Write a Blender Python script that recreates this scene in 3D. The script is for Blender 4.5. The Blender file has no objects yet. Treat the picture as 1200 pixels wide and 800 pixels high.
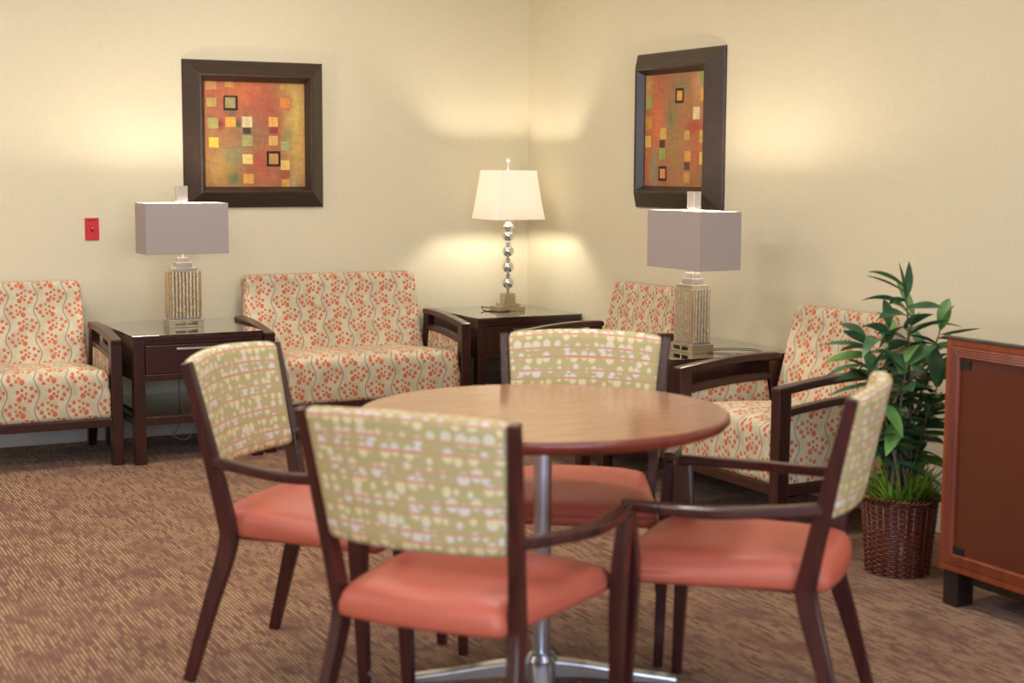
import bpy, bmesh, math, random
from mathutils import Vector, Matrix
C = bpy.context.scene.collection
D = bpy.data
rnd = random.Random(7)

# ------------------------------------------------------------------ materials
def s2l(c):
    return tuple((x/255/12.92 if x/255 <= .04045 else ((x/255+.055)/1.055)**2.4) for x in c) + (1,)

class NT:
    def __init__(s, name):
        s.m = D.materials.new(name); s.m.use_nodes = True
        s.t = s.m.node_tree; s.b = s.t.nodes['Principled BSDF']
        s.out = s.t.nodes['Material Output']
    def n(s, typ, **kw):
        nd = s.t.nodes.new(typ)
        for k, v in kw.items(): setattr(nd, k, v)
        return nd
    def set(s, sock, v):
        if isinstance(v, bpy.types.NodeSocket): s.t.links.new(v, sock)
        else: sock.default_value = v
    def math(s, op, a, b=0.0, c=None, clamp=False):
        nd = s.n('ShaderNodeMath', operation=op, use_clamp=clamp)
        s.set(nd.inputs[0], a); s.set(nd.inputs[1], b)
        if c is not None: s.set(nd.inputs[2], c)
        return nd.outputs[0]
    def mix(s, f, a, b):
        nd = s.n('ShaderNodeMix', data_type='RGBA')
        s.set(nd.inputs[0], f); s.set(nd.inputs[6], a); s.set(nd.inputs[7], b)
        return nd.outputs[2]
    def coord(s, which='Object'):
        return s.n('ShaderNodeTexCoord').outputs[which]
    def noise(s, vec, scale, detail=3, rough=.55, mp=None):
        if mp is not None:
            m = s.n('ShaderNodeMapping'); s.set(m.inputs[0], vec); m.inputs['Scale'].default_value = mp; vec = m.outputs[0]
        nd = s.n('ShaderNodeTexNoise'); s.set(nd.inputs['Vector'], vec)
        nd.inputs['Scale'].default_value = scale; nd.inputs['Detail'].default_value = detail
        nd.inputs['Roughness'].default_value = rough
        return nd.outputs['Fac']
    def ramp(s, f, stops, interp='LINEAR'):
        nd = s.n('ShaderNodeValToRGB'); s.set(nd.inputs[0], f)
        cr = nd.color_ramp; cr.interpolation = interp
        while len(cr.elements) < len(stops): cr.elements.new(.5)
        for e, (p, c) in zip(cr.elements, stops): e.position = p; e.color = c
        return nd.outputs[0]
    def maprange(s, v, a, b, c=0.0, d=1.0):
        nd = s.n('ShaderNodeMapRange'); s.set(nd.inputs[0], v)
        for i, x in zip((1, 2, 3, 4), (a, b, c, d)): s.set(nd.inputs[i], x)
        return nd.outputs[0]
    def base(s, c): s.set(s.b.inputs['Base Color'], c)
    def bump(s, h, strength=.3, dist=.002):
        nd = s.n('ShaderNodeBump'); nd.inputs['Strength'].default_value = strength
        nd.inputs['Distance'].default_value = dist; s.set(nd.inputs['Height'], h)
        s.t.links.new(nd.outputs[0], s.b.inputs['Normal'])
    def p(s, **kw):
        for k, v in kw.items(): s.b.inputs[k.replace('_', ' ')].default_value = v
        return s

def plain(name, col, rough=.5, var=.06, scale=8, **kw):
    t = NT(name); c = s2l(col)
    f = t.noise(t.coord(), scale)
    lo = tuple(x*(1-var*2) for x in c[:3]) + (1,); hi = tuple(min(1, x*(1+var*2)) for x in c[:3]) + (1,)
    t.base(t.mix(f, lo, hi)); t.b.inputs['Roughness'].default_value = rough
    t.p(**kw)
    return t.m

def wood(name, c1, c2, rough=.35, scale=6, stretch=(1, 1, .12), coat=.25):
    t = NT(name)
    f = t.noise(t.coord(), scale*6, 5, .6, mp=stretch)
    t.base(t.mix(t.maprange(f, .3, .7), s2l(c1), s2l(c2)))
    t.b.inputs['Roughness'].default_value = rough
    t.b.inputs['Coat Weight'].default_value = coat; t.b.inputs['Coat Roughness'].default_value = .18
    t.bump(f, .08, .001)
    return t.m

def m_wall():
    t = NT('cream_linen_wallpaper')
    co = t.coord()
    a = t.noise(co, 60, 2, .5, mp=(.15, .15, 3)); b = t.noise(co, 60, 2, .5, mp=(2.5, 2.5, .2))
    f = t.math('MULTIPLY', t.math('ADD', a, b), .5)
    big = t.noise(co, 1.2, 2)
    f = t.math('ADD', t.math('MULTIPLY', f, .8), t.math('MULTIPLY', big, .2))
    t.base(t.mix(t.maprange(f, .35, .65), s2l((219, 209, 181)), s2l((226, 216, 189))))
    t.b.inputs['Roughness'].default_value = .62
    t.b.inputs['Specular IOR Level'].default_value = .3
    t.bump(f, .15, .001)
    return t.m

def m_carpet():
    t = NT('patterned_loop_carpet')
    co = t.coord(); sep = t.n('ShaderNodeSeparateXYZ'); t.set(sep.inputs[0], co)
    x, y = sep.outputs[0], sep.outputs[1]
    # slightly wandering yarn lines running front to back
    wob = t.noise(co, 9, 2, .5)
    xx = t.math('ADD', x, t.math('MULTIPLY', wob, .006))
    li = t.math('DIVIDE', xx, .0128)
    saw = t.math('FRACT', li); idx = t.math('FLOOR', li)
    line = t.maprange(t.math('ABSOLUTE', t.math('SUBTRACT', saw, .5)), .34, .12)
    # dashes: every line has its own phase and length
    cmb = t.n('ShaderNodeCombineXYZ'); t.set(cmb.inputs[0], t.math('ADD', t.math('MULTIPLY', t.math('FLOOR', t.math('DIVIDE', idx, 4)), 3.17), t.math('MULTIPLY', idx, .8))); t.set(cmb.inputs[1], t.math('MULTIPLY', y, 8.5))
    dash = t.maprange(t.noise(cmb.outputs[0], 1.0, 2, .7), .40, .54)
    patch = t.maprange(t.noise(co, 1, 2, .6, mp=(7.5, 4.5, 1)), .28, .54)
    # cross threads
    cy = t.math('FRACT', t.math('DIVIDE', t.math('ADD', y, t.math('MULTIPLY', wob, .01)), .026))
    cross = t.maprange(t.math('ABSOLUTE', t.math('SUBTRACT', cy, .5)), .5, .36, .25, 1)
    m = t.math('MULTIPLY', t.math('MULTIPLY', line, dash), t.math('MULTIPLY', patch, cross))
    fine = t.noise(co, 420, 2, .6)
    ground = t.mix(t.maprange(t.noise(co, 2.2, 3), .35, .65), s2l((106, 68, 52)), s2l((118, 78, 58)))
    ground = t.mix(t.maprange(fine, .3, .7), t.mix(.25, ground, s2l((84, 46, 40))), ground)
    gold = t.mix(fine, s2l((178, 144, 104)), s2l((206, 176, 132)))
    t.base(t.mix(t.math('MULTIPLY', m, .82), ground, gold))
    t.p(Roughness=.95); t.b.inputs['Specular IOR Level'].default_value = .15
    t.b.inputs['Sheen Weight'].default_value = .12
    t.bump(t.math('ADD', t.math('MULTIPLY', fine, .6), line), .35, .003)
    return t.m

def m_berry():
    t = NT('berry_vine_upholstery')
    uv = t.coord('UV'); sep = t.n('ShaderNodeSeparateXYZ'); t.set(sep.inputs[0], uv)
    u, v = sep.outputs[0], sep.outputs[1]
    W, H = .14, .067
    row = t.math('FLOOR', t.math('DIVIDE', v, H))
    par = t.math('FLOORED_MODULO', row, 2)
    s = t.math('SUBTRACT', t.math('MULTIPLY', par, 2), 1)
    cy = t.math('SUBTRACT', t.math('FLOORED_MODULO', v, H), H/2)
    cx = t.math('SUBTRACT', t.math('FLOORED_MODULO', t.math('SUBTRACT', u, t.math('MULTIPLY', s, .0225)), W), W/2)
    cx = t.math('MULTIPLY', cx, t.math('MULTIPLY', s, -1))
    dots = [(-.041, .009, .0062), (-.023, .021, .0068), (0, .028, .0052), (.0155, .016, .0055), (.033, .009, .0072),
            (.027, -.018, .0105), (-.0155, -.027, .0076), (-.026, -.009, .0078), (-.001, .002, .0045), (.004, -.014, .006),
            (.016, -.004, .0056)]
    best = None
    for dx, dy, r in [(a*1.08, b_*1.06, c_) for a, b_, c_ in dots]:
        ax = t.math('SUBTRACT', cx, dx); ay = t.math('SUBTRACT', cy, dy)
        d = t.math('SUBTRACT', t.math('SQRT', t.math('ADD', t.math('MULTIPLY', ax, ax), t.math('MULTIPLY', ay, ay))), (r*.92+.0019))
        best = d if best is None else t.math('MINIMUM', best, d)
    dot = t.maprange(best, .0008, -.0008)
    # halo of thin spokes round each flower head
    rad = t.math('SQRT', t.math('ADD', t.math('MULTIPLY', cx, cx), t.math('MULTIPLY', cy, cy)))
    ang = t.math('ARCTAN2', cy, cx)
    spoke = t.math('MULTIPLY', t.maprange(t.math('ABSOLUTE', t.math('SINE', t.math('MULTIPLY', ang, 4))), .25, .05), t.maprange(rad, .028, .02))
    # vine
    ph = t.math('MULTIPLY', v, math.pi/H)
    vx = t.math('ADD', t.math('SUBTRACT', t.math('FLOORED_MODULO', t.math('ADD', u, W/2), W), W/2), t.math('MULTIPLY', t.math('SINE', ph), .0115))
    vine = t.maprange(t.math('ABSOLUTE', vx), .0032, .0020)
    # small grey curls beside the vine
    hx = t.math('SUBTRACT', vx, .024); hy = t.math('SUBTRACT', t.math('FLOORED_MODULO', v, H*2), .03)
    hr = t.math('SQRT', t.math('ADD', t.math('MULTIPLY', hx, hx), t.math('MULTIPLY', hy, hy)))
    curl = t.maprange(t.math('ABSOLUTE', t.math('SUBTRACT', t.math('FLOORED_MODULO', hr, .006), .003)), .0013, .0006)
    curl = t.math('MULTIPLY', curl, t.math('LESS_THAN', hr, .0125))
    weave = t.noise(uv, 900, 2)
    soft = t.noise(uv, 14, 2)
    ground = t.mix(t.maprange(soft, .4, .62), s2l((206, 197, 172)), s2l((188, 177, 152)))
    c = t.mix(t.math('MULTIPLY', spoke, .25), ground, s2l((222, 160, 120)))
    c = t.mix(t.math('MULTIPLY', curl, .45), c, s2l((130, 118, 104)))
    c = t.mix(t.math('MULTIPLY', vine, .85), c, s2l((128, 112, 94)))
    c = t.mix(dot, c, t.mix(weave, s2l((192, 100, 68)), s2l((204, 116, 84))))
    t.base(c); t.p(Roughness=.85); t.b.inputs['Specular IOR Level'].default_value = .25
    t.bump(weave, .12, .001)
    return t.m

def m_olive():
    t = NT('olive_spotted_upholstery')
    uv = t.coord('UV'); sep = t.n('ShaderNodeSeparateXYZ'); t.set(sep.inputs[0], uv)
    u, v = sep.outputs[0], sep.outputs[1]
    def ovals(off, sx, sy, lo, hi):
        cmb = t.n('ShaderNodeCombineXYZ')
        t.set(cmb.inputs[0], t.math('ADD', t.math('DIVIDE', u, sx), off)); t.set(cmb.inputs[1], t.math('ADD', t.math('DIVIDE', v, sy), off*1.7))
        vo = t.n('ShaderNodeTexVoronoi', voronoi_dimensions='2D'); t.set(vo.inputs['Vector'], cmb.outputs[0])
        vo.inputs['Scale'].default_value = 1; vo.inputs['Randomness'].default_value = .62
        sc = t.n('ShaderNodeSeparateColor'); t.set(sc.inputs[0], vo.outputs['Color'])
        r = t.maprange(sc.outputs[0], 0, 1, lo, hi)
        return t.maprange(t.math('SUBTRACT', vo.outputs['Distance'], r), .05, -.05), sc.outputs[1]
    m1, k1 = ovals(.3, .029, .033, .20, .48)
    q = t.math('FLOORED_MODULO', v, .064)
    def band(a, b): 
        return t.math('MULTIPLY', t.maprange(q, a-.001, a+.001), t.maprange(q, b+.001, b-.001))
    white, yellow, pink = s2l((222, 218, 212)), s2l((228, 219, 172)), s2l((214, 138, 124))
    c_in = t.mix(band(.006, .020), white, yellow)
    c_in = t.mix(band(.020, .0255), c_in, pink)
    c_in = t.mix(band(.044, .050), c_in, pink)
    c_in = t.mix(band(.050, .060), c_in, s2l((226, 214, 182)))
    ground = t.mix(t.noise(uv, 600, 2), s2l((180, 167, 120)), s2l((196, 184, 138)))
    thin = t.math('MAXIMUM', band(.0215, .0245), band(.0465, .0485))
    ground = t.mix(t.math('MULTIPLY', thin, .5), ground, s2l((202, 136, 112)))
    t.base(t.mix(t.math('MULTIPLY', m1, .95), ground, c_in))
    t.p(Roughness=.8); t.b.inputs['Specular IOR Level'].default_value = .3
    return t.m

def m_tabletop():
    t = NT('tan_laminate_top')
    f = t.noise(t.coord(), 30, 5, .6, mp=(.15, 2.5, 1))
    t.base(t.mix(t.maprange(f, .3, .7), s2l((158, 116, 86)), s2l((178, 136, 104))))
    t.p(Roughness=.14); t.b.inputs['Specular IOR Level'].default_value = .6
    return t.m

def m_mercury():
    t = NT('ribbed_mercury_glass')
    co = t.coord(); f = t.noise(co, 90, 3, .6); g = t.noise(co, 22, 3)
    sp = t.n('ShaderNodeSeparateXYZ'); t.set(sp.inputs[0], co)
    def groove_shade(c, half, n): return t.maprange(t.math('ABSOLUTE', t.math('SUBTRACT', t.math('FRACT', t.math('ADD', t.math('MULTIPLY', t.math('ADD', c, half), n/(2*half)), .5)), .5)), .04, .17)  # shading of the rib grooves painted into the base colour so ribs read
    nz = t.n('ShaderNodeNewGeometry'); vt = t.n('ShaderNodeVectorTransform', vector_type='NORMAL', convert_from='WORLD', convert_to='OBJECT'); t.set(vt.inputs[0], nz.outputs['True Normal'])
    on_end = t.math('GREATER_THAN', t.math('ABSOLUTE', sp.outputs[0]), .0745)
    sx = t.math('MAXIMUM', groove_shade(sp.outputs[0], .068, 8), on_end); sy = t.math('MAXIMUM', groove_shade(sp.outputs[1], .036, 5), t.math('SUBTRACT', 1, on_end))
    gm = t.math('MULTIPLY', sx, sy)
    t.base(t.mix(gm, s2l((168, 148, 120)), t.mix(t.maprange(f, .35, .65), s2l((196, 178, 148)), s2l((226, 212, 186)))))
    t.p(Metallic=.75); t.set(t.b.inputs['Roughness'], t.maprange(g, .3, .7, .2, .3))
    t.b.inputs['Coat Weight'].default_value = .3; t.b.inputs['Coat Roughness'].default_value = .06
    return t.m

def m_translucent(name, col, amount, rough=.8, weave=700):
    t = NT(name); c = s2l(col)
    f = t.noise(t.coord(), weave, 2, mp=(1, 1, .3))
    col_s = t.mix(f, tuple(x*.92 for x in c[:3])+(1,), c)
    t.base(col_s); t.p(Roughness=rough)
    tr = t.n('ShaderNodeBsdfTranslucent'); t.set(tr.inputs[0], col_s)
    mx = t.n('ShaderNodeMixShader'); mx.inputs[0].default_value = amount
    t.t.links.new(t.b.outputs[0], mx.inputs[1]); t.t.links.new(tr.outputs[0], mx.inputs[2])
    t.t.links.new(mx.outputs[0], t.out.inputs[0])
    return t.m

def m_pane(name, tint, gloss=.12, haze=None):
    t = NT(name)
    tr = t.n('ShaderNodeBsdfTransparent'); tr.inputs[0].default_value = s2l(tint)
    gl = t.n('ShaderNodeBsdfGlossy'); gl.inputs['Roughness'].default_value = .06
    fr = t.n('ShaderNodeFresnel'); fr.inputs[0].default_value = 1.5
    mx = t.n('ShaderNodeMixShader')
    t.set(mx.inputs[0], t.math('MULTIPLY', t.math('ADD', fr.outputs[0], gloss*.3), 1.0, clamp=True))
    t.t.links.new(tr.outputs[0], mx.inputs[1]); t.t.links.new(gl.outputs[0], mx.inputs[2])
    last = mx.outputs[0]
    if haze:
        di = t.n('ShaderNodeBsdfDiffuse'); di.inputs[0].default_value = s2l(haze[0])
        m2 = t.n('ShaderNodeMixShader'); m2.inputs[0].default_value = haze[1]
        t.t.links.new(last, m2.inputs[1]); t.t.links.new(di.outputs[0], m2.inputs[2]); last = m2.outputs[0]
    t.t.links.new(last, t.out.inputs[0])
    return t.m

def m_glass(name, tint, rough=.02):
    t = NT(name); t.base(s2l(tint)); t.p(Roughness=rough, IOR=1.7)
    t.b.inputs['Coat Weight'].default_value = 1; t.b.inputs['Coat Roughness'].default_value = .01; t.b.inputs['Coat IOR'].default_value = 2.1
    t.b.inputs['Transmission Weight'].default_value = 1
    return t.m

def m_emit(name, col, st):
    t = NT(name); t.base(s2l(col)); t.b.inputs['Emission Color'].default_value = s2l(col)
    t.b.inputs['Emission Strength'].default_value = st
    return t.m

def m_leaf(name, c1, c2, rough=.38):
    t = NT(name)
    oi = t.noise(t.coord(), 9, 2)
    t.base(t.mix(t.maprange(oi, .35, .65), s2l(c1), s2l(c2))); t.p(Roughness=rough)
    tr = t.n('ShaderNodeBsdfTranslucent'); tr.inputs[0].default_value = s2l(c2)
    mx = t.n('ShaderNodeMixShader'); mx.inputs[0].default_value = .18
    t.t.links.new(t.b.outputs[0], mx.inputs[1]); t.t.links.new(tr.outputs[0], mx.inputs[2])
    t.t.links.new(mx.outputs[0], t.out.inputs[0])
    return t.m

def m_art(name):
    t = NT(name)
    at = t.n('ShaderNodeVertexColor'); at.layer_name = 'paint'
    co = t.coord(); f = t.noise(co, 60, 4, .7, mp=(1, 1, .35)); g = t.noise(co, 60, 4, .7, mp=(.35, 1, 1))
    k = t.maprange(t.math('MULTIPLY', t.math('ADD', f, g), .5), .35, .65, .64, 1.0)
    hs = t.n('ShaderNodeHueSaturation'); t.set(hs.inputs['Value'], k); hs.inputs['Saturation'].default_value = .98; t.set(hs.inputs['Color'], at.outputs[0])
    t.base(hs.outputs[0]); t.p(Roughness=.55)
    return t.m

BULB = 330.0
M = dict(
    wall=m_wall(), carpet=m_carpet(), berry=m_berry(), olive=m_olive(), tabletop=m_tabletop(),
    ceiling=plain('white_ceiling_paint', (238, 234, 224), .9, .01),
    trim=plain('white_trim_paint', (206, 202, 196), .45, .02),
    dark=wood('dark_espresso_wood', (38, 16, 14), (62, 27, 23), .3),
    chairwood=wood('mahogany_chair_wood', (46, 19, 21), (74, 32, 31), .27),
    cab=wood('cherry_cabinet_wood', (112, 48, 24), (146, 68, 36), .4, 4, (1, 1, .1), .3),
    cabin=wood('cabinet_interior_wood', (150, 84, 58), (172, 104, 72), .6, 3, (1, 1, .1), 0),
    blackwood=wood('black_stained_wood', (26, 14, 14), (42, 24, 22), .4),
    edge=wood('dark_red_table_edge', (104, 42, 34), (128, 58, 44), .3, 4, (1, 1, .3)),
    coral=plain('coral_vinyl', (190, 98, 80), .45, .03, 5),
    frame=wood('dark_brown_picture_frame', (44, 30, 24), (62, 44, 36), .42, 8, (.15, 1, 1), .15),
    base_steel=plain('satin_steel_base', (224, 226, 232), .3, .02, Metallic=1.0),
    chrome=plain('polished_chrome', (225, 228, 232), .07, .01, Metallic=1.0),
    steel=plain('brushed_steel_column', (205, 214, 236), .3, .02, Metallic=1.0),
    silverleaf=plain('champagne_silver_leaf', (196, 180, 156), .3, .10, 40, Metallic=.85),
    nickel=plain('satin_nickel', (206, 200, 194), .3, .02, Metallic=1.0),
    acrylic=plain('frosted_silver_block', (182, 175, 172), .2, .05, 30, Metallic=.55),
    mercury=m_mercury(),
    greyshade=m_translucent('grey_lamp_shade_fabric', (170, 158, 155), .03),
    whiteliner=plain('white_shade_liner', (240, 234, 226), .6, .01),
    whiteshade=m_translucent('white_lamp_shade_fabric', (252, 249, 242), .55),
    bulb=m_emit('lit_bulb', (255, 240, 218), BULB*1.25), bulb2=m_emit('lit_corner_bulb', (255, 242, 222), BULB*1.05),
    tableglass=m_glass('green_tinted_table_glass', (214, 232, 220)),
    glassedge=plain('green_glass_edge', (70, 92, 78), .2, .02),
    doorglass=m_pane('smoky_door_glass', (222, 200, 186), .1, ((140, 76, 54), .40)),
    red=plain('red_switch_plastic', (205, 38, 42), .35, .02),
    darkred=plain('dark_red_engraving', (110, 14, 20), .5, .02),
    white=plain('white_plastic', (225, 222, 216), .4, .02),
    black=plain('black_metal', (26, 24, 24), .4, .02),
    cordm=plain('dark_brown_cord', (58, 44, 36), .5, .02),
    leaf=m_leaf('dark_green_leaf', (44, 80, 56), (84, 124, 86)),
    leaf2=m_leaf('light_green_leaf', (78, 128, 66), (120, 160, 88)),
    grass=m_leaf('bright_green_blade', (70, 120, 44), (158, 192, 74)),
    stem=plain('grey_brown_stem', (112, 98, 84), .7, .1),
    soil=plain('dark_moss_soil', (44, 40, 26), .95, .3, 60),
    wicker=wood('dark_wicker', (70, 30, 22), (128, 66, 48), .3, 20, (1, 1, 1), .3),
    art=m_art('painted_canvas'),
)

# ------------------------------------------------------------------ object helpers
def tag(o, label, cat, group=None, kind=None):
    if label: o['label'] = label
    if cat: o['category'] = cat
    if group: o['group'] = group
    if kind: o['kind'] = kind
    return o

def thing(name, label, cat, loc=(0, 0, 0), rz=0, group=None):
    o = D.objects.new(name, None); C.objects.link(o); o.empty_display_size = .1
    o.location = loc; o.rotation_euler = (0, 0, rz)
    return tag(o, label, cat, group)

def obj(name, bm, mat, parent=None, bevel=0, smooth=False, label=None, seg=2):
    me = D.meshes.new(name); bmesh.ops.recalc_face_normals(bm, faces=bm.faces)
    if smooth:
        for f in bm.faces: f.smooth = True
    bm.to_mesh(me); bm.free()
    for m in (mat if isinstance(mat, (list, tuple)) else [mat]): me.materials.append(m)
    o = D.objects.new(name, me); C.objects.link(o)
    if parent: o.parent = parent
    if bevel:
        b = o.modifiers.new('bevel', 'BEVEL'); b.width = bevel; b.segments = seg; b.limit_method = 'ANGLE'
        b.angle_limit = math.radians(35); b.harden_normals = False
    if label: o['label'] = label
    return o

def struct(name, bm, mat, **k):
    o = obj(name, bm, mat, **k); o['kind'] = 'structure'; return o

def copy_tree(o, parent=None):
    c = o.copy(); C.objects.link(c)
    if parent: c.parent = parent
    for ch in list(o.children): copy_tree(ch, c)
    return c

def BM(): return bmesh.new()

def box(bm, x0, x1, y0, y1, z0, z1):
    v = [bm.verts.new(p) for p in ((x0, y0, z0), (x1, y0, z0), (x1, y1, z0), (x0, y1, z0), (x0, y0, z1), (x1, y0, z1), (x1, y1, z1), (x0, y1, z1))]
    for f in ((3, 2, 1, 0), (4, 5, 6, 7), (0, 1, 5, 4), (1, 2, 6, 5), (2, 3, 7, 6), (3, 0, 4, 7)):
        bm.faces.new([v[i] for i in f])
    return bm

def prism(bm, pts, axis, a, b):
    """closed 2-D outline pts extruded along axis from a to b"""
    def mk(p, t):
        return {'x': (t, p[0], p[1]), 'y': (p[0], t, p[1]), 'z': (p[0], p[1], t)}[axis]
    A = [bm.verts.new(mk(p, a)) for p in pts]; B = [bm.verts.new(mk(p, b)) for p in pts]
    n = len(pts)
    bm.faces.new(A); bm.faces.new(B[::-1])
    for i in range(n): bm.faces.new((A[i], B[i], B[(i+1) % n], A[(i+1) % n]))
    return bm

def lathe(bm, prof, n=32, c=(0, 0), cap=True):
    rings = []
    for r, z in prof:
        rings.append([bm.verts.new((c[0]+r*math.cos(2*math.pi*i/n), c[1]+r*math.sin(2*math.pi*i/n), z)) for i in range(n)])
    for a, b in zip(rings, rings[1:]):
        for i in range(n): bm.faces.new((a[i], a[(i+1) % n], b[(i+1) % n], b[i]))
    if cap: bm.faces.new(rings[0][::-1]); bm.faces.new(rings[-1])
    return bm

def spline(pts, n=6):
    """Catmull-Rom through pts (each pt is a tuple of any length)"""
    P = [pts[0]] + list(pts) + [pts[-1]]; out = []
    for i in range(1, len(P)-2):
        for k in range(n):
            t = k/n
            out.append(tuple(.5*((2*b)+(-a+c)*t+(2*a-5*b+4*c-d)*t*t+(-a+3*b-3*c+d)*t**3) for a, b, c, d in zip(P[i-1], P[i], P[i+1], P[i+2])))
    out.append(tuple(pts[-1])); return out

def sweep(bm, path, side=(1, 0, 0)):
    """rectangular bar; path = [(x,y,z,width_along_side,thickness)...]"""
    side = Vector(side); rings = []
    for i, p in enumerate(path):
        c = Vector(p[:3]); a = Vector(path[max(i-1, 0)][:3]); b = Vector(path[min(i+1, len(path)-1)][:3])
        tg = (b-a).normalized(); s = (side-tg*side.dot(tg)).normalized(); n = tg.cross(s)
        w, h = p[3]/2, p[4]/2
        rings.append([bm.verts.new(c+s*x*w+n*y*h) for x, y in ((-1, -1), (1, -1), (1, 1), (-1, 1))])
    for a, b in zip(rings, rings[1:]):
        for i in range(4): bm.faces.new((a[i], a[(i+1) % 4], b[(i+1) % 4], b[i]))
    bm.faces.new(rings[0][::-1]); bm.faces.new(rings[-1]); return bm

def tube(bm, pts, r, n=8, smooth=5):
    pts = spline(pts, smooth) if smooth else pts
    rings = []
    for i, p in enumerate(pts):
        a = Vector(pts[max(i-1, 0)]); b = Vector(pts[min(i+1, len(pts)-1)]); tg = (b-a).normalized()
        ref = Vector((0, 0, 1)) if abs(tg.z) < .9 else Vector((1, 0, 0))
        s = tg.cross(ref).normalized(); u = s.cross(tg)
        rr = r(i/(len(pts)-1)) if callable(r) else r
        rings.append([bm.verts.new(Vector(p)+(s*math.cos(2*math.pi*k/n)+u*math.sin(2*math.pi*k/n))*rr) for k in range(n)])
    for a, b in zip(rings, rings[1:]):
        for i in range(n): bm.faces.new((a[i], a[(i+1) % n], b[(i+1) % n], b[i]))
    bm.faces.new(rings[0][::-1]); bm.faces.new(rings[-1]); return bm

def cushion(x0, x1, y0, y1, z0, z1, r=.04, crown=0., n=(16, 14, 8), warp=None, rb=None, u0=0, v0=0, crown_y=0.):
    """rounded upholstered block with metric UVs; warp(p)->p reshapes it afterwards. rb = radius of the bottom edges"""
    bm = BM(); uvl = bm.loops.layers.uv.new('uv')
    cx, cy, cz = (x0+x1)/2, (y0+y1)/2, (z0+z1)/2; h = ((x1-x0)/2, (y1-y0)/2, (z1-z0)/2)
    vd = {}
    def rnd_pt(q):
        p = [q[i]*h[i] for i in range(3)]
        rr = r if (rb is None or q[2] > 0) else rb
        rr = min(rr, *h)
        c = [max(-(h[i]-rr), min(h[i]-rr, p[i])) for i in range(3)]
        d = [p[i]-c[i] for i in range(3)]; L = math.sqrt(sum(x*x for x in d))
        if L > 1e-9: p = [c[i]+d[i]/L*min(L, rr) if L > rr else p[i] for i in range(3)]
        k = (1-q[0]**4)*(1-q[1]**4)
        if q[2] > 0: p[2] += crown*k*q[2]
        if crown_y: p[1] += crown_y*(1-q[0]**4)*(1-q[2]**4)*(-q[1] if q[1] < 0 else -q[1])
        return (p[0]+cx, p[1]+cy, p[2]+cz)
    def ease(i, m):
        t = 2*i/m-1; return math.copysign(abs(t)**.8, t)
    def vert(k):
        if k not in vd: vd[k] = bm.verts.new(rnd_pt((ease(k[0], n[0]), ease(k[1], n[1]), ease(k[2], n[2]))))
        return vd[k]
    def face(ks, axis):
        f = bm.faces.new([vert(k) for k in ks]); f.smooth = True
        return f
    for i in range(n[0]):
        for j in range(n[1]):
            for k in (0, n[2]): face([(i, j, k), (i+1, j, k), (i+1, j+1, k), (i, j+1, k)], 2)
    for i in range(n[0]):
        for k in range(n[2]):
            for j in (0, n[1]): face([(i, j, k), (i+1, j, k), (i+1, j, k+1), (i, j, k+1)], 1)
    for j in range(n[1]):
        for k in range(n[2]):
            for i in (0, n[0]): face([(i, j, k), (i, j+1, k), (i, j+1, k+1), (i, j, k+1)], 0)
    bmesh.ops.recalc_face_normals(bm, faces=bm.faces); bm.normal_update()
    for f in bm.faces:
        a = [abs(t) for t in f.normal]
        for l in f.loops:
            p = l.vert.co
            if a[0] > max(a[1], a[2])*1.05: uv = (p.y, p.z)
            elif a[1] >= a[2]: uv = (p.x, p.z)
            else: uv = (p.x, z1+(p.y-y0))
            l[uvl].uv = (uv[0]+u0, uv[1]+v0)
    if warp:
        for v in bm.verts: v.co = Vector(warp(tuple(v.co)))
    return bm

def uv_box(bm, u0=0, v0=0):
    uvl = bm.loops.layers.uv.new('uv'); bmesh.ops.recalc_face_normals(bm, faces=bm.faces); bm.normal_update()
    for f in bm.faces:
        a = [abs(t) for t in f.normal]
        for l in f.loops:
            p = l.vert.co
            uv = (p.y, p.z) if a[0] > max(a[1], a[2]) else ((p.x, p.z) if a[1] > a[2] else (p.x, p.y))
            l[uvl].uv = (uv[0]+u0, uv[1]+v0)
    return bm

def mitre_frame(bm, w, h, prof):
    """picture/door moulding in the x-z plane facing -y, centred on 0; prof = [(inset, height)...]"""
    loops = []
    for ins, ht in prof:
        a, b = w/2-ins, h/2-ins
        loops.append([bm.verts.new(p) for p in ((-a, -ht, -b), (a, -ht, -b), (a, -ht, b), (-a, -ht, b))])
    for A, B in zip(loops, loops[1:]):
        for i in range(4): bm.faces.new((A[i], A[(i+1) % 4], B[(i+1) % 4], B[i]))
    return bm

# ------------------------------------------------------------------ room
WX, WY, HZ = -7.2, -10.2, 2.75
struct('floor', box(BM(), WX, 0, WY, 0, -.1, 0), M['carpet'])
struct('ceiling', box(BM(), WX, 0, WY, 0, HZ, HZ+.1), M['ceiling'])
struct('wall_back', box(BM(), WX-.12, .12, 0, .12, -.1, HZ+.1), M['wall'])
struct('wall_right', box(BM(), 0, .12, WY-.12, 0, -.1, HZ+.1), M['wall'])
struct('wall_left', box(BM(), WX-.12, WX, WY-.12, 0, -.1, HZ+.1), M['wall'])
b = BM()     # wall behind the camera, with the wide window the daylight comes through
wx0, wx1, wz0, wz1 = -6.2, -1.6, .75, 2.35
box(b, WX, wx0, WY-.12, WY, -.1, HZ+.1); box(b, wx1, 0, WY-.12, WY, -.1, HZ+.1)
box(b, wx0, wx1, WY-.12, WY, -.1, wz0); box(b, wx0, wx1, WY-.12, WY, wz1, HZ+.1)
struct('wall_front', b, M['wall'])
b = BM()
box(b, wx0, wx1, WY-.10, WY-.04, wz0, wz0+.06); box(b, wx0, wx1, WY-.10, WY-.04, wz1-.06, wz1)
for k in range(4):
    x = wx0+(wx1-wx0-.06)*k/3; box(b, x, x+.06, WY-.10, WY-.04, wz0+.06, wz1-.06)
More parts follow.
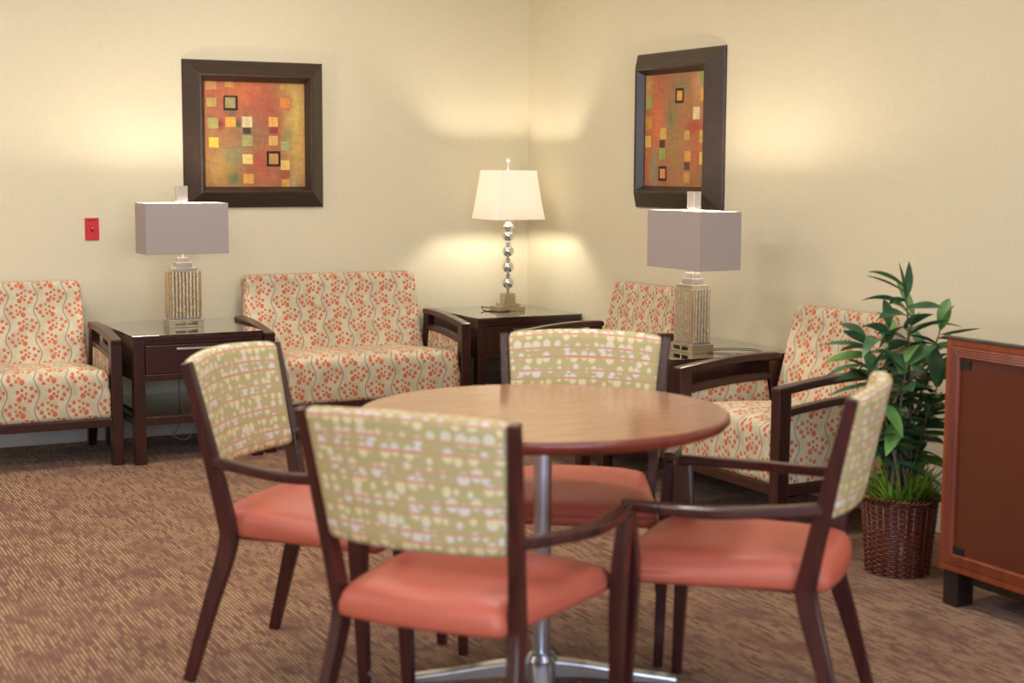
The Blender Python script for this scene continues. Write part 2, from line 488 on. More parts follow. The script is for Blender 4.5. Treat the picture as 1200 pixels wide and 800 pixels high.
struct('window_1', b, M['trim'])
def baseboard(name, fn):
    b = BM(); fn(b); return struct(name, b, M['trim'], bevel=.004)
baseboard('baseboard_back', lambda b: box(b, WX, 0, -.014, 0, 0, .225))
baseboard('baseboard_right', lambda b: box(b, -.014, 0, WY, -.014, 0, .225))
baseboard('baseboard_left', lambda b: box(b, WX, WX+.014, WY, -.014, 0, .225))
baseboard('baseboard_front', lambda b: box(b, WX+.014, -.014, WY, WY+.014, 0, .225))

# ------------------------------------------------------------------ upholstered lounge seats
def lounge(name, label, cat, w, loc, rz, group=None, u0=0.):
    """front faces local -y, front post faces at y=0, back toward +y; w = overall width"""
    t = thing(name, label, cat, loc, rz, group)
    pw, dep = .052, .68; hw = w/2; iw = hw-pw
    def arch(y, z0, z1, rise):           # arm rail height along its depth
        k = min(1, max(0, y/.50)); return z0+(z1-z0)*math.sin(math.pi/2*k)+rise*math.sin(math.pi*k)
    # seat and back cushions
    obj('seat_cushion', cushion(-iw+.002, iw-.002, .006, .56, .222, .415, .035, .022, n=(26, 16, 8), rb=.008, u0=u0, v0=-.24,
        warp=lambda p: (p[0], p[1], p[2]+.026*max(0, 1-p[1]/.56)*max(0, p[2]-.23)/.185)), M['berry'], t)
    def lean(p):
        k = (p[2]-.34)/.48
        return (p[0]*(1-.035*k), p[1]+.12*k, p[2])
    obj('back_cushion', cushion(-iw+.005, iw-.005, .422, .512, .34, .82, .028, 0, n=(26, 8, 20), warp=lean, u0=u0+.04, v0=.02, crown_y=.012), M['berry'], t)
    # seat rails
    obj('seat_rail', box(BM(), -iw, iw, .004, .05, .182, .222), M['dark'], t, .003)
    obj('seat_rail', box(BM(), -iw, iw, .55, .60, .182, .222), M['dark'], t, .003)
    for s in (-1, 1):
        xi, xo = sorted((s*iw, s*hw))
        obj('seat_rail', box(BM(), xi+.006, xo-.006, .05, .56, .182, .222), M['dark'], t, .003)
        # front post, tapering a little to the floor
        pts = [(xi, .0), (xo, .0), (xo, .056), (xi, .056)]
        b = BM(); A = [b.verts.new((x+(-s*.002), y*.9, 0)) for x, y in pts]; B = [b.verts.new((x, y, .583)) for x, y in pts]
        b.faces.new(A[::-1]); b.faces.new(B)
        for i in range(4): b.faces.new((A[i], A[(i+1) % 4], B[(i+1) % 4], B[i]))
        obj('front_leg', b, M['dark'], t, .004)
        # back leg, raked
        sweep_b = sweep(BM(), [((xi+xo)/2, .585, 0, .038, .032), ((xi+xo)/2, .545, .182, .05, .05), ((xi+xo)/2, .49, .40, .046, .055), ((xi+xo)/2, .465, .592, .042, .055)])
        obj('rear_leg', sweep_b, M['dark'], t, .004)
        # curved top rail and the lower rail under it
        N = 14
        top = [((xi+xo)/2, y, arch(y, .568, .606, .005), pw, .030) for y in [-.002+.49*i/N for i in range(N+1)]]
        top += [((xi+xo)/2, .505, arch(.505, .568, .606, .005)-.004, pw-.01, .018)]
        obj('arm_rail', sweep(BM(), top), M['dark'], t, .006)
        low = [((xi+xo)/2, y, arch(y, .482, .522, .005), pw-.012, .026) for y in [.05+.43*i/N for i in range(N+1)]]
        obj('lower_rail', sweep(BM(), low), M['dark'], t, .004)
        # upholstered side panel
        prof = [(.057, .224)] + [(.53, .224), (.46, .40), (.44, .50)] + [(y, arch(y, .470, .510, .005)) for y in [.437-.38*i/10 for i in range(11)]]
        b = prism(BM(), prof, 'x', xi+.010, xo-.010); uv_box(b, u0, .01)
        obj('side_panel', b, M['berry'], t, .006)
    return t

GL = 'floral lounge seats along the walls'
lounge('lounge_chair', 'floral upholstered armchair with dark wood frame at the far left', 'armchair', .70, (-2.82, -.70, 0), 0, u0=.035)
lounge('loveseat', 'wide two-person floral loveseat with dark wood arms under the left framed painting', 'loveseat', 1.095, (-1.2425, -.70, 0), 0, u0=.02)
lounge('lounge_chair', 'floral armchair against the right wall, in full view beside the potted plant', 'armchair', .70, (-.70, -2.935, 0), -math.pi/2, u0=.05)
lounge('lounge_chair', 'floral armchair by the right wall, mostly hidden behind the far dining chair and lamp', 'armchair', .70, (-.70, -1.495, 0), -math.pi/2, u0=.01)

# ------------------------------------------------------------------ end tables
def end_table(label, w, d, loc, rz):
    """local front at y=0 facing -y; centred in x"""
    t = thing('end_table', label, 'side table', loc, rz)
    h = w/2; L = .052
    for sx in (-1, 1):
        for y0 in (0, d-L):
            x0, x1 = sorted((sx*h, sx*(h-L)))
            obj('leg', box(BM(), x0, x1, y0, y0+L, 0, .575), M['dark'], t, .003)
    obj('table_top', box(BM(), -h-.003, h+.003, -.004, d+.004, .575, .594), M['dark'], t, .002)
    obj('glass_top', box(BM(), -h-.006, h+.006, -.008, d+.006, .5945, .6015), M['tableglass'], t, .0015)
    b = BM()
    box(b, -h+L, h-L, .004, .03, .388, .418); box(b, -h+L, h-L, .004, .03, .556, .575)
    box(b, -h+.006, -h+.026, L, d-L, .388, .575); box(b, h-.026, h-.006, L, d-L, .388, .575); box(b, -h+L, h-L, d-.03, d-.006, .388, .575)
    box(b, -h+.026, h-.026, .03, d-.03, .388, .396)
    obj('apron', b, M['dark'], t, .002)
    dr = obj('drawer', box(BM(), -h+L+.003, h-L-.003, .0, .02, .421, .553), M['dark'], t, .002)
    hb = BM(); box(hb, -.11, .11, -.026, -.016, .530, .540); box(hb, -.10, -.09, -.018, .0, .531, .539); box(hb, .09, .10, -.018, .0, .531, .539)
    obj('handle', hb, M['nickel'], dr, .0015, label='slim satin metal bar handle')
    b = BM()
    box(b, -h+L, h-L, .004, .035, .182, .218); box(b, -h+L, h-L, d-.035, d-.004, .182, .218)
    box(b, -h+.004, -h+.035, L, d-L, .182, .218); box(b, h-.035, h-.004, L, d-L, .182, .218)
    obj('shelf_frame', b, M['dark'], t, .002)
    obj('shelf_panel', box(BM(), -h+.035, h-.035, .035, d-.035, .200, .214), M['blackwood'], t)
    obj('shelf_glass', box(BM(), -h+L, h-L, .006, d-.006, .2185, .2245), M['tableglass'], t)
    return t
end_table('dark wood glass-topped end table with drawer, between the left armchair and the loveseat', .61, .63, (-2.125, -.745, 0), 0)
end_table('dark wood glass-topped corner table holding the lit white-shaded lamp', .61, .62, (-.325, -.648, 0), 0)
end_table('dark wood glass-topped end table between two armchairs on the right wall', .61, .63, (-.655, -2.215, 0), -math.pi/2)

# ------------------------------------------------------------------ grey-shaded block lamps
def hollow_shade(bm, tw, td, bw, bd, z0, z1, th=.003, flare=0, n=1, corner=0):
    rings = []
    zs = [z0+(z1-z0)*i/n for i in range(n+1)]
    def ring(z, ins):
        k = (z-z0)/(z1-z0); e = k**(1-flare) if flare else k
        e = k + flare*math.sin(math.pi*k)
        a = (bw+(tw-bw)*e)/2-ins; c = (bd+(td-bd)*e)/2-ins
        if corner:
            q = corner
            pts = [(-a+q, -c), (a-q, -c), (a, -c+q), (a, c-q), (a-q, c), (-a+q, c), (-a, c-q), (-a, -c+q)]
        else: pts = [(-a, -c), (a, -c), (a, c), (-a, c)]
        return [bm.verts.new((x, y, z)) for x, y in pts]
    outs = [ring(z, 0) for z in zs]; ins = [ring(z, th) for z in zs]
    m = len(outs[0])
    for A, B in zip(outs, outs[1:]):
        for i in range(m): bm.faces.new((A[i], A[(i+1) % m], B[(i+1) % m], B[i]))
    fi = []
    for A, B in zip(ins, ins[1:]):
        for i in range(m): fi.append(bm.faces.new((B[i], B[(i+1) % m], A[(i+1) % m], A[i])))
    for i in range(m):
        bm.faces.new((outs[0][(i+1) % m], outs[0][i], ins[0][i], ins[0][(i+1) % m]))
        bm.faces.new((outs[-1][i], outs[-1][(i+1) % m], ins[-1][(i+1) % m], ins[-1][i]))
    for f in fi: f.material_index = 1
    return bm

def bulb_mesh(z, r=.028):
    b = BM(); lathe(b, [(.004, z-.055), (.012, z-.052), (.012, z-.03), (r*.75, z-.014), (r, z+.006), (r*.85, z+.022), (r*.4, z+.033), (.002, z+.035)], 16); return b

def block_lamp(label, loc, rz, cords):
    t = thing('table_lamp', label, 'lamp', loc, rz)
    # plinth with a slot cut through front, open frame
    b = BM()
    W, Dp = .085, .055
    box(b, -W, W, -Dp, Dp, .026, .036)
    for sx in (-1, 1):
        x0, x1 = sorted((sx*W, sx*(W-.03))); box(b, x0, x1, -Dp, Dp, .010, .026)
    box(b, -W, W, -Dp, Dp, 0, .010)
    box(b, -.004, .004, -Dp, -Dp+.004, .010, .026)
    obj('base', b, M['silverleaf'], t, .001)
    # ribbed glass block
    pts = []
    X, Y, N = .075, .043, 8
    def ribs(x0, y0, x1, y1, n, nx, ny):
        for i in range(n):
            for k in range(6):
                f = (i+k/6)/n; d = .007*abs(math.sin(math.pi*k/6))
                pts.append((x0+(x1-x0)*f+nx*d, y0+(y1-y0)*f+ny*d))
    c = .006
    ribs(-X+c, -Y, X-c, -Y, N, 0, -1); ribs(X, -Y+c, X, Y-c, 5, 1, 0); ribs(X-c, Y, -X+c, Y, N, 0, 1); ribs(-X, Y-c, -X, -Y+c, 5, -1, 0)
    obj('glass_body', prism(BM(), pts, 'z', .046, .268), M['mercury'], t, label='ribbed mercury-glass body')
    obj('glass_foot', box(BM(), -.074, .074, -.044, .044, .036, .046), M['acrylic'], t)
    b = BM(); box(b, -.062, .062, -.040, .040, .268, .286)
    obj('cap_plate', b, M['nickel'], t, .0015)
    b = BM(); box(b, -.040, .040, -.028, .028, .286, .312); box(b, -.026, .026, -.02, .02, .312, .335)
    obj('neck_block', b, M['acrylic'], t, .0015)
    b = BM(); lathe(b, [(.008, .335), (.008, .39), (.016, .392), (.016, .48), (.010, .484)], 16)
    obj('socket', b, M['nickel'], t, smooth=False)
    obj('bulb', bulb_mesh(.518), M['bulb'], t, smooth=True)
    # harp
    b = BM(); tube(b, [(-.016, 0, .405), (-.05, 0, .44), (-.052, 0, .52), (-.02, 0, .588), (0, 0, .596), (.02, 0, .588), (.052, 0, .52), (.05, 0, .44), (.016, 0, .405)], .0018, 6)
    obj('harp', b, M['nickel'], t, smooth=True)
    b = BM(); hollow_shade(b, .40, .205, .40, .205, .355, .597, .0035)
    sh = obj('lamp_shade', b, [M['greyshade'], M['whiteliner']], t, .001, label='rectangular grey fabric shade with white liner')
    b = BM(); tube(b, [(-.199, 0, .592), (0, 0, .592), (.199, 0, .592)], .002, 6, 0); tube(b, [(0, -.101, .592), (0, 0, .592), (0, .101, .592)], .002, 6, 0)
    obj('shade_spider', b, M['nickel'], sh)
    b = BM(); box(b, -.027, .027, -.018, .018, .606, .678); lathe(b, [(.006, .59), (.006, .607)], 10)
    obj('finial', b, M['acrylic'], t, .0015, label='clear rectangular block finial')
    for pts, mat in cords:
        b = BM(); tube(b, pts, .0017, 6); obj('cord', b, mat, t, smooth=True)
    return t

zt = .6018
block_lamp('grey rectangular-shaded lamp with ribbed glass body on the end table left of the loveseat', (-2.105, -.415, zt), 0,
    [([(.03, .055, .006), (.05, .16, .004), (.06, .26, .004), (.062, .318, .002), (.063, .332, -.06), (.06, .333, -.25), (.06, .335, -.42), (.05, .33, -.55), (.0, .32, -.59), (-.03, .34, -.594)], M['cordm']),
     ([(.085, .25, -.42), (.09, .22, -.50), (.07, .18, -.575), (.02, .16, -.585), (-.03, .20, -.56), (-.10, .26, -.57), (-.14, .33, -.59)], M['white'])])
block_lamp('grey rectangular-shaded lamp with ribbed glass body on the right-wall end table', (-.43, -2.31, zt), -math.pi/2,
    [([(.055, -.0, .004), (.10, .04, .003), (.16, .10, .003), (.20, .18, .003), (.17, .25, .003), (.08, .27, .003), (.0, .20, .003), (-.01, .08, .003)], M['cordm'])])

# corner lamp: stacked chrome balls
def ball_lamp():
    t = thing('table_lamp', 'lit lamp with flared white square shade on stacked chrome balls in the corner', 'lamp', (-.285, -.31, zt), 0)
    b = BM(); box(b, -.075, .075, -.065, .065, 0, .022); obj('base', b, M['silverleaf'], t, .001)
    b = BM(); box(b, -.05, .05, -.045, .045, .022, .038); obj('base_step', b, M['silverleaf'], t, .001)
    b = BM(); box(b, -.033, .033, -.03, .03, .038, .092); obj('base_block', b, M['silverleaf'], t, .001)
    b = BM(); lathe(b, [(.007, .092), (.007, .52)], 14); lathe(b, [(.016, .485), (.02, .49), (.02, .50), (.012, .505), (.012, .55)], 18)
    obj('stem', b, M['chrome'], t, smooth=True)
    for zc in (.150, .236, .322, .405):
        r = .032
        b = BM(); lathe(b, [(max(.003, r*math.sin(math.pi*i/16)), zc-r*math.cos(math.pi*i/16)) for i in range(17)], 28)
        obj('ball', b, M['chrome'], t, smooth=True)
        b = BM(); lathe(b, [(.009, zc+.030), (.016, zc+.036), (.016, zc+.041), (.009, zc+.046)], 20)
        obj('spacer_disc', b, M['chrome'], t, smooth=False)
    b = BM(); lathe(b, [(.010, .435), (.034, .447), (.032, .458), (.022, .470), (.012, .488), (.010, .492)], 24)
    obj('top_cup', b, M['chrome'], t, smooth=True)
    obj('bulb', bulb_mesh(.62, .03), M['bulb2'], t, smooth=True)
    b = BM(); tube(b, [(-.014, 0, .54), (-.05, 0, .58), (-.055, 0, .66), (-.02, 0, .742), (0, 0, .75), (.02, 0, .742), (.055, 0, .66), (.05, 0, .58), (.014, 0, .54)], .0018, 6)
    obj('harp', b, M['nickel'], t, smooth=True)
    b = BM(); hollow_shade(b, .235, .235, .305, .305, .495, .757, .003, flare=.07, n=8, corner=.012)
    sh = obj('lamp_shade', b, [M['whiteshade'], M['whiteshade']], t, label='white translucent square bell shade')
    b = BM(); tube(b, [(-.115, 0, .752), (0, 0, .752), (.115, 0, .752)], .002, 6, 0); tube(b, [(0, -.115, .752), (0, 0, .752), (0, .115, .752)], .002, 6, 0)
    obj('shade_spider', b, M['nickel'], sh)
    b = BM(); lathe(b, [(.007, .752), (.007, .765), (.004, .775), (.004, .795), (.009, .803)], 14)
    lathe(b, [(max(.002, .014*math.sin(math.pi*i/12)), .815-.014*math.cos(math.pi*i/12)) for i in range(13)], 20)
    obj('finial', b, M['white'], t, smooth=True)
    b = BM(); tube(b, [(-.02, -.064, .006), (-.06, -.09, .003), (-.10, -.075, .003), (-.14, .0, .003), (-.13, .06, .018), (-.10, .09, .012), (-.06, .07, .004)], .0026, 6)
    obj('cord', b, M['cordm'], t, smooth=True)
    return t
ball_lamp()

# ------------------------------------------------------------------ framed paintings
def blend(a, b, k): return tuple(x+(y-x)*k for x, y in zip(a, b))
def painting(label, loc, rz, paint):
    t = thing('framed_painting', label, 'picture', loc, rz)
    b = BM(); mitre_frame(b, .748, .748, [(0, 0), (0, .006), (.006, .014), (.074, .070), (.080, .071), (.086, .066), (.106, .034), (.108, .026), (.108, 0)])
    A = b
    obj('frame', b, M['frame'], t)
    obj('backing', box(BM(), -.28, .28, -.024, -.002, -.28, .28), M['black'], t)
    bm = BM(); n = 128; s = .534; cl = bm.loops.layers.float_color.new('paint')
    V = [[bm.verts.new((-s/2+s*i/n, -.027, -s/2+s*j/n)) for i in range(n+1)] for j in range(n+1)]
    for j in range(n):
        for i in range(n):
            f = bm.faces.new((V[j][i], V[j][i+1], V[j+1][i+1], V[j+1][i]))
            c = s2l(paint((i+.5)/n, 1-(j+.5)/n))
            for l in f.loops: l[cl] = c
    obj('canvas', bm, M['art'], t, label='abstract canvas of coloured squares on rust and ochre')
    return t

def blobs(u, v, items, base):
    c = base
    for (x, y, rx, ry, col) in items:
        d = ((u-x)/rx)**2+((v-y)/ry)**2
        if d < 4: c = blend(c, col, math.exp(-d*1.4)*.95)
    return c
def squares(u, v, items, c):
    for it in items:
        x, y, s, col = it[:4]; sy = it[5] if len(it) > 5 else s
        fr = it[4] if len(it) > 4 else 0
        dx, dy = abs(u-x), abs(v-y)
        if fr:
            if max(dx/s, dy/sy) < 1.0+fr and not (dx < s and dy < sy): c = (24, 16, 16)
        if dx < s and dy < sy: c = col
    return c
rust, ora, och, olv, yel, grn = (184, 96, 66), (226, 116, 66), (206, 162, 84), (158, 142, 84), (222, 192, 96), (96, 132, 86)
def paint_left(u, v):
    c = blobs(u, v, [(.12, .08, .3, .16, (196, 104, 66)), (.45, .12, .22, .2, ora), (.62, .3, .2, .3, (182, 88, 66)), (.3, .3, .3, .12, (190, 98, 70)),
        (.45, .5, .25, .2, (150, 112, 78)), (.12, .62, .18, .25, (176, 118, 72)), (.15, .85, .2, .2, och), (.3, .7, .16, .12, (150, 146, 96)), (.28, .92, .06, .07, grn),
        (.55, .78, .14, .16, (190, 84, 62)), (.58, .9, .12, .1, (200, 112, 74)), (.9, .3, .14, .5, yel), (.93, .75, .1, .3, (212, 172, 92)), (.82, .5, .08, .1, olv), (.82, .2, .06, .08, rust),
        (.78, .9, .07, .12, (178, 92, 62)), (.88, .95, .05, .1, (196, 172, 128)), (.7, .5, .06, .2, (170, 90, 64)), (.27, .3, .04, .04, (104, 110, 92)), (.33, .4, .03, .04, (70, 92, 70)), (.15, .4, .05, .05, (150, 46, 40))],
        (180, 118, 74))
    y1, y2, cr = (236, 196, 84), (240, 176, 74), (228, 212, 160)
    return squares(u, v, [(.065, .03, .05, (210, 150, 84)), (.245, .025, .045, (222, 156, 76), 0, .03), (.07, .2, .045, (200, 172, 92)), (.08, .395, .05, (182, 172, 96)), (.255, .385, .048, (244, 178, 64)),
        (.085, .58, .048, (242, 214, 72)), (.42, .38, .05, cr), (.42, .56, .05, (170, 168, 104)), (.42, .735, .05, (244, 214, 130)), (.425, .92, .048, (240, 174, 76)),
        (.415, .465, .04, (64, 58, 44), 0, .025), (.68, .375, .048, (240, 178, 84)), (.68, .555, .046, (218, 172, 92)), (.685, .455, .045, (150, 56, 50), 0, .03), (.8, .19, .048, (232, 142, 66)),
        (.8, .035, .045, (204, 164, 72), 0, .03), (.80, .605, .045, (164, 180, 116)), (.795, .79, .045, (242, 202, 112)), (.80, .965, .045, (232, 176, 72), 0, .035), (.8, .875, .044, (176, 92, 56), 0, .035),
        (.68, .73, .05, (206, 152, 84), .45), (.255, .2, .048, (178, 162, 96), .45)], c)
def paint_right(u, v):
    c = blobs(u, v, [(.2, .12, .22, .2, (186, 100, 70)), (.2, .45, .14, .3, ora), (.05, .75, .08, .25, (210, 112, 66)), (.15, .85, .07, .2, (150, 152, 128)), (.45, .35, .12, .3, (150, 120, 80)), (.43, .4, .05, .08, (110, 130, 78)),
        (.5, .7, .12, .25, (172, 132, 72)), (.6, .9, .25, .12, (182, 122, 78)), (.6, .1, .14, .12, (144, 128, 78)), (.85, .1, .1, .2, (206, 158, 104)), (.8, .48, .16, .08, (170, 66, 46)), (.85, .75, .12, .25, (190, 102, 66)),
        (.9, .9, .1, .12, (160, 124, 72)), (.33, .92, .07, .1, (160, 84, 60)), (.05, .1, .08, .2, och)], (176, 116, 74))
    return squares(u, v, [(.06, .245, .05, (164, 170, 92)), (.055, .43, .052, (216, 148, 62)), (.05, .60, .052, (240, 190, 92)), (.30, .525, .052, (218, 182, 76)), (.29, .71, .05, (156, 176, 96)), (.29, .62, .045, (96, 54, 36), 0, .035),
        (.83, .36, .055, (226, 206, 156)), (.93, .02, .055, (150, 168, 92), 0, .08), (.94, .2, .055, (232, 172, 70)), (.69, .55, .04, (196, 164, 90)), (.94, .56, .055, (206, 170, 76)), (.70, .735, .05, (222, 160, 74)), (.94, .75, .055, (240, 196, 96)),
        (.69, .82, .045, (92, 64, 50), 0, .035), (.69, .92, .048, (212, 152, 70)), (.56, .2, .042, (232, 160, 60), .55), (.3, .885, .042, (240, 150, 78), .55)], c)
painting('square dark-framed abstract painting on the left wall above the loveseat', (-1.606, -.0005, 1.536), 0, paint_left)
painting('square dark-framed abstract painting seen at an angle on the right wall', (-.0005, -1.545, 1.556), -math.pi/2, paint_right)

# ------------------------------------------------------------------ red switch
t = thing('wall_switch', 'red emergency switch plate on the cream wall left of the lamp', 'switch', (-2.445, -.0005, 1.062), 0)
b = BM(); box(b, -.034, .034, -.006, 0, -.055, .055); pl = obj('plate', b, M['red'], t, .002)
b = BM(); box(b, -.006, .006, -.009, -.006, -.013, .013); obj('toggle_slot', b, M['darkred'], t)
b = BM(); box(b, -.0045, .0045, -.018, -.009, -.001, .010); obj('toggle', b, plain('pink_red_toggle', (226, 110, 110), .3), t, .001)
b = BM()
for i in range(7): box(b, -.021+i*.006, -.0168+i*.006, -.0066, -.006, .040, .046)
obj('engraved_lettering', b, M['darkred'], t)

# ------------------------------------------------------------------ potted plant
PX, PY = -.53, -3.745
def plant():
    t = thing('potted_plant', 'leafy artificial plant in a dark wicker basket between armchair and cabinet', 'plant', (PX, PY, 0))
    NS, H = 30, .268
    def R(z): return .104+(.128-.104)*(z/H)
    b = BM()
    lathe(b, [(R(0)-.006, .004), (R(H)-.008, H-.012), (R(H)-.012, H-.012), (R(0)-.010, .008)], 44, cap=False)
    lathe(b, [(.002, .003), (R(0)-.005, .003)], 44, cap=False)
    for k in range(NS):
        a = 2*math.pi*k/NS
        tube(b, [(R(z)*math.cos(a), R(z)*math.sin(a), z) for z in (.004, H*.5, H)], .0042, 6, 0)
    rows = 29
    for rI in range(rows):
        z = .006+(H-.02)*rI/(rows-1); m = NS*4; pts = []
        for i in range(m):
            a = 2*math.pi*i/m; rr = R(z)+.0036*math.cos(NS/2*a+1.6*(rI % 2))
            pts.append(Vector((rr*math.cos(a), rr*math.sin(a), z)))
        rings = []
        for i, p in enumerate(pts):
            o = Vector((p.x, p.y, 0)).normalized()
            rings.append([b.verts.new(p+o*(.0036*cx)+Vector((0, 0, .0031*cz))) for cx, cz in ((1, 0), (.3, .95), (-.8, .6), (-.8, -.6), (.3, -.95))])
        for i in range(m):
            A, B = rings[i], rings[(i+1) % m]
            for k in range(5): b.faces.new((A[k], B[k], B[(k+1) % 5], A[(k+1) % 5]))
    for ph in (0, math.pi/3*2, math.pi/3*4):       # braided rim
        m = 132; rings = []
        for i in range(m):
            a = 2*math.pi*i/m; q = 16*a+ph
            rr = R(H)+.008*math.cos(q); zz = H-.002+.007*math.sin(q)
            p = Vector((rr*math.cos(a), rr*math.sin(a), zz)); o = Vector((math.cos(a), math.sin(a), 0))
            rings.append([b.verts.new(p+o*(.0048*math.cos(2*math.pi*k/6))+Vector((0, 0, .0048*math.sin(2*math.pi*k/6)))) for k in range(6)])
        for i in range(m):
            A, B = rings[i], rings[(i+1) % m]
            for k in range(6): b.faces.new((A[k], B[k], B[(k+1) % 6], A[(k+1) % 6]))
    obj('basket', b, M['wicker'], t, smooth=True, label='round dark brown wicker basket with braided rim')
    b = BM(); lathe(b, [(.002, .232), (.06, .236), (.112, .224)], 30, cap=False)
    obj('soil', b, M['soil'], t)
    # stems
    stems = []; b = BM()
    tips = [(-.02, -.02, .98), (.05, .02, .88), (-.12, .06, .80), (.10, -.06, .84), (-.06, -.08, .74), (.14, .06, .74), (-.02, .06, .84), (-.16, -.02, .70), (.06, -.10, .66)]
    for i, (tx, ty, tz) in enumerate(tips):
        x0, y0 = .05*math.cos(i*2.4), .05*math.sin(i*2.4)
        p = [(x0, y0, .225), (x0+(tx-x0)*.25, y0+(ty-y0)*.25, .225+(tz-.225)*.35), (x0+(tx-x0)*.6, y0+(ty-y0)*.6, .225+(tz-.225)*.7), (tx, ty, tz)]
        tube(b, p, lambda k: .0055*(1-k)+.002, 6)
        stems.append(spline(p, 8))
    obj('stems', b, M['stem'], t, smooth=True)
    def leaf(bm, base, dirv, L, W, droop):
        d = Vector(dirv).normalized(); side = d.cross(Vector((0, 0, 1)))
        if side.length < .1: side = Vector((1, 0, 0))
        side.normalize(); side = (side+Vector((0, 0, rnd.uniform(-.5, .5)))).normalized()
        up = side.cross(d); n = 8; prev = None
        for i in range(n+1):
            k = i/n; w = W*(math.sin(math.pi*min(1, k*.93+.05))**.85)*(1-.25*k)
            c = Vector(base)+d*(L*k)+Vector((0, 0, -1))*(droop*L*k*k)
            r = [bm.verts.new(c-side*w/2+up*w*.16), bm.verts.new(c), bm.verts.new(c+side*w/2+up*w*.16)]
            if prev:
                bm.faces.new((prev[0], prev[1], r[1], r[0])); bm.faces.new((prev[1], prev[2], r[2], r[1]))
            prev = r
    bms = [BM(), BM()]
    def ok(base, dv, L):
        x, y = base[0]+dv[0]*L, base[1]+dv[1]*L
        return y+PY < -3.33 and x+PX < -.03 and not (y+PY < -4.06 and base[2]+dv[2]*L < .92)
    for si, sp in enumerate(stems):
        n = len(sp)
        for k in range(21):
            f = .30+.70*k/20; i = min(n-1, int(f*(n-1))); base = sp[i]
            for tr in range(8):
                a = rnd.uniform(0, 2*math.pi); el = rnd.uniform(-.25, .75) if f < .93 else rnd.uniform(.5, 1.4)
                dv = Vector((math.cos(a)*math.cos(el), math.sin(a)*math.cos(el), math.sin(el)))
                L = rnd.uniform(.11, .165)
                if ok(base, dv, L): break
            else: continue
            leaf(bms[0 if rnd.random() < .72 else 1], base, dv, L, rnd.uniform(.048, .070), rnd.uniform(.05, .45))
    # the top shoot and the long side leaves that show in the photo
    for base, dv, L, W, dr in [((-.02, -.02, .93), (-.18, .1, 1), .14, .046, .0), ((-.02, -.02, .95), (.02, -.05, 1), .12, .044, 0), ((-.03, 0, .93), (-.9, .25, .35), .15, .046, .3),
                               ((.05, .02, .84), (.75, -.66, .3), .17, .048, .25), ((.1, -.06, .82), (.8, -.6, .1), .13, .05, -.1), ((-.12, .04, .78), (-.9, .25, .15), .17, .056, .1),
                               ((-.14, .02, .72), (-.9, .1, .0), .17, .060, .2), ((-.10, .0, .80), (-.5, -.2, .35), .16, .060, .8), ((-.16, -.02, .66), (-.9, .2, -.1), .15, .058, .1), ((0, 0, .84), (-.1, -.6, .6), .13, .05, .2)]:
        leaf(bms[0], base, dv, L, W, dr)
    for bm, m, nm in zip(bms, (M['leaf'], M['leaf2']), ('foliage', 'foliage')):
        obj(nm, bm, m, t, smooth=True, label='dark green lance-shaped leaves' if m is M['leaf'] else 'lighter green lance-shaped leaves')
    b = BM()
    for i in range(300):
        a = rnd.uniform(0, 2*math.pi); r0 = rnd.uniform(0, .09); L = rnd.uniform(.10, .215); out = rnd.uniform(.2, 1.4)
        base = Vector((r0*math.cos(a), r0*math.sin(a), .226)); a2 = a+rnd.uniform(-.5, .5)
        d = Vector((math.cos(a2)*out, math.sin(a2)*out, 1)).normalized(); side = Vector((-math.sin(a2), math.cos(a2), 0)); prev = None
        end = base+d*L
        if end.y+PY < -4.05: continue
        for k in range(6):
            f = k/5; w = .019*(1-f)**.7+.0004; c = base+d*L*f+Vector((math.cos(a2), math.sin(a2), -.6))*(.05*f*f*out)
            r = [b.verts.new(c-side*w/2), b.verts.new(c+side*w/2)]
            if prev: b.faces.new((prev[0], prev[1], r[1], r[0]))
            prev = r
    obj('grass_tuft', b, M['grass'], t, smooth=True, label='bright green grass blades filling the basket')
    return t
plant()

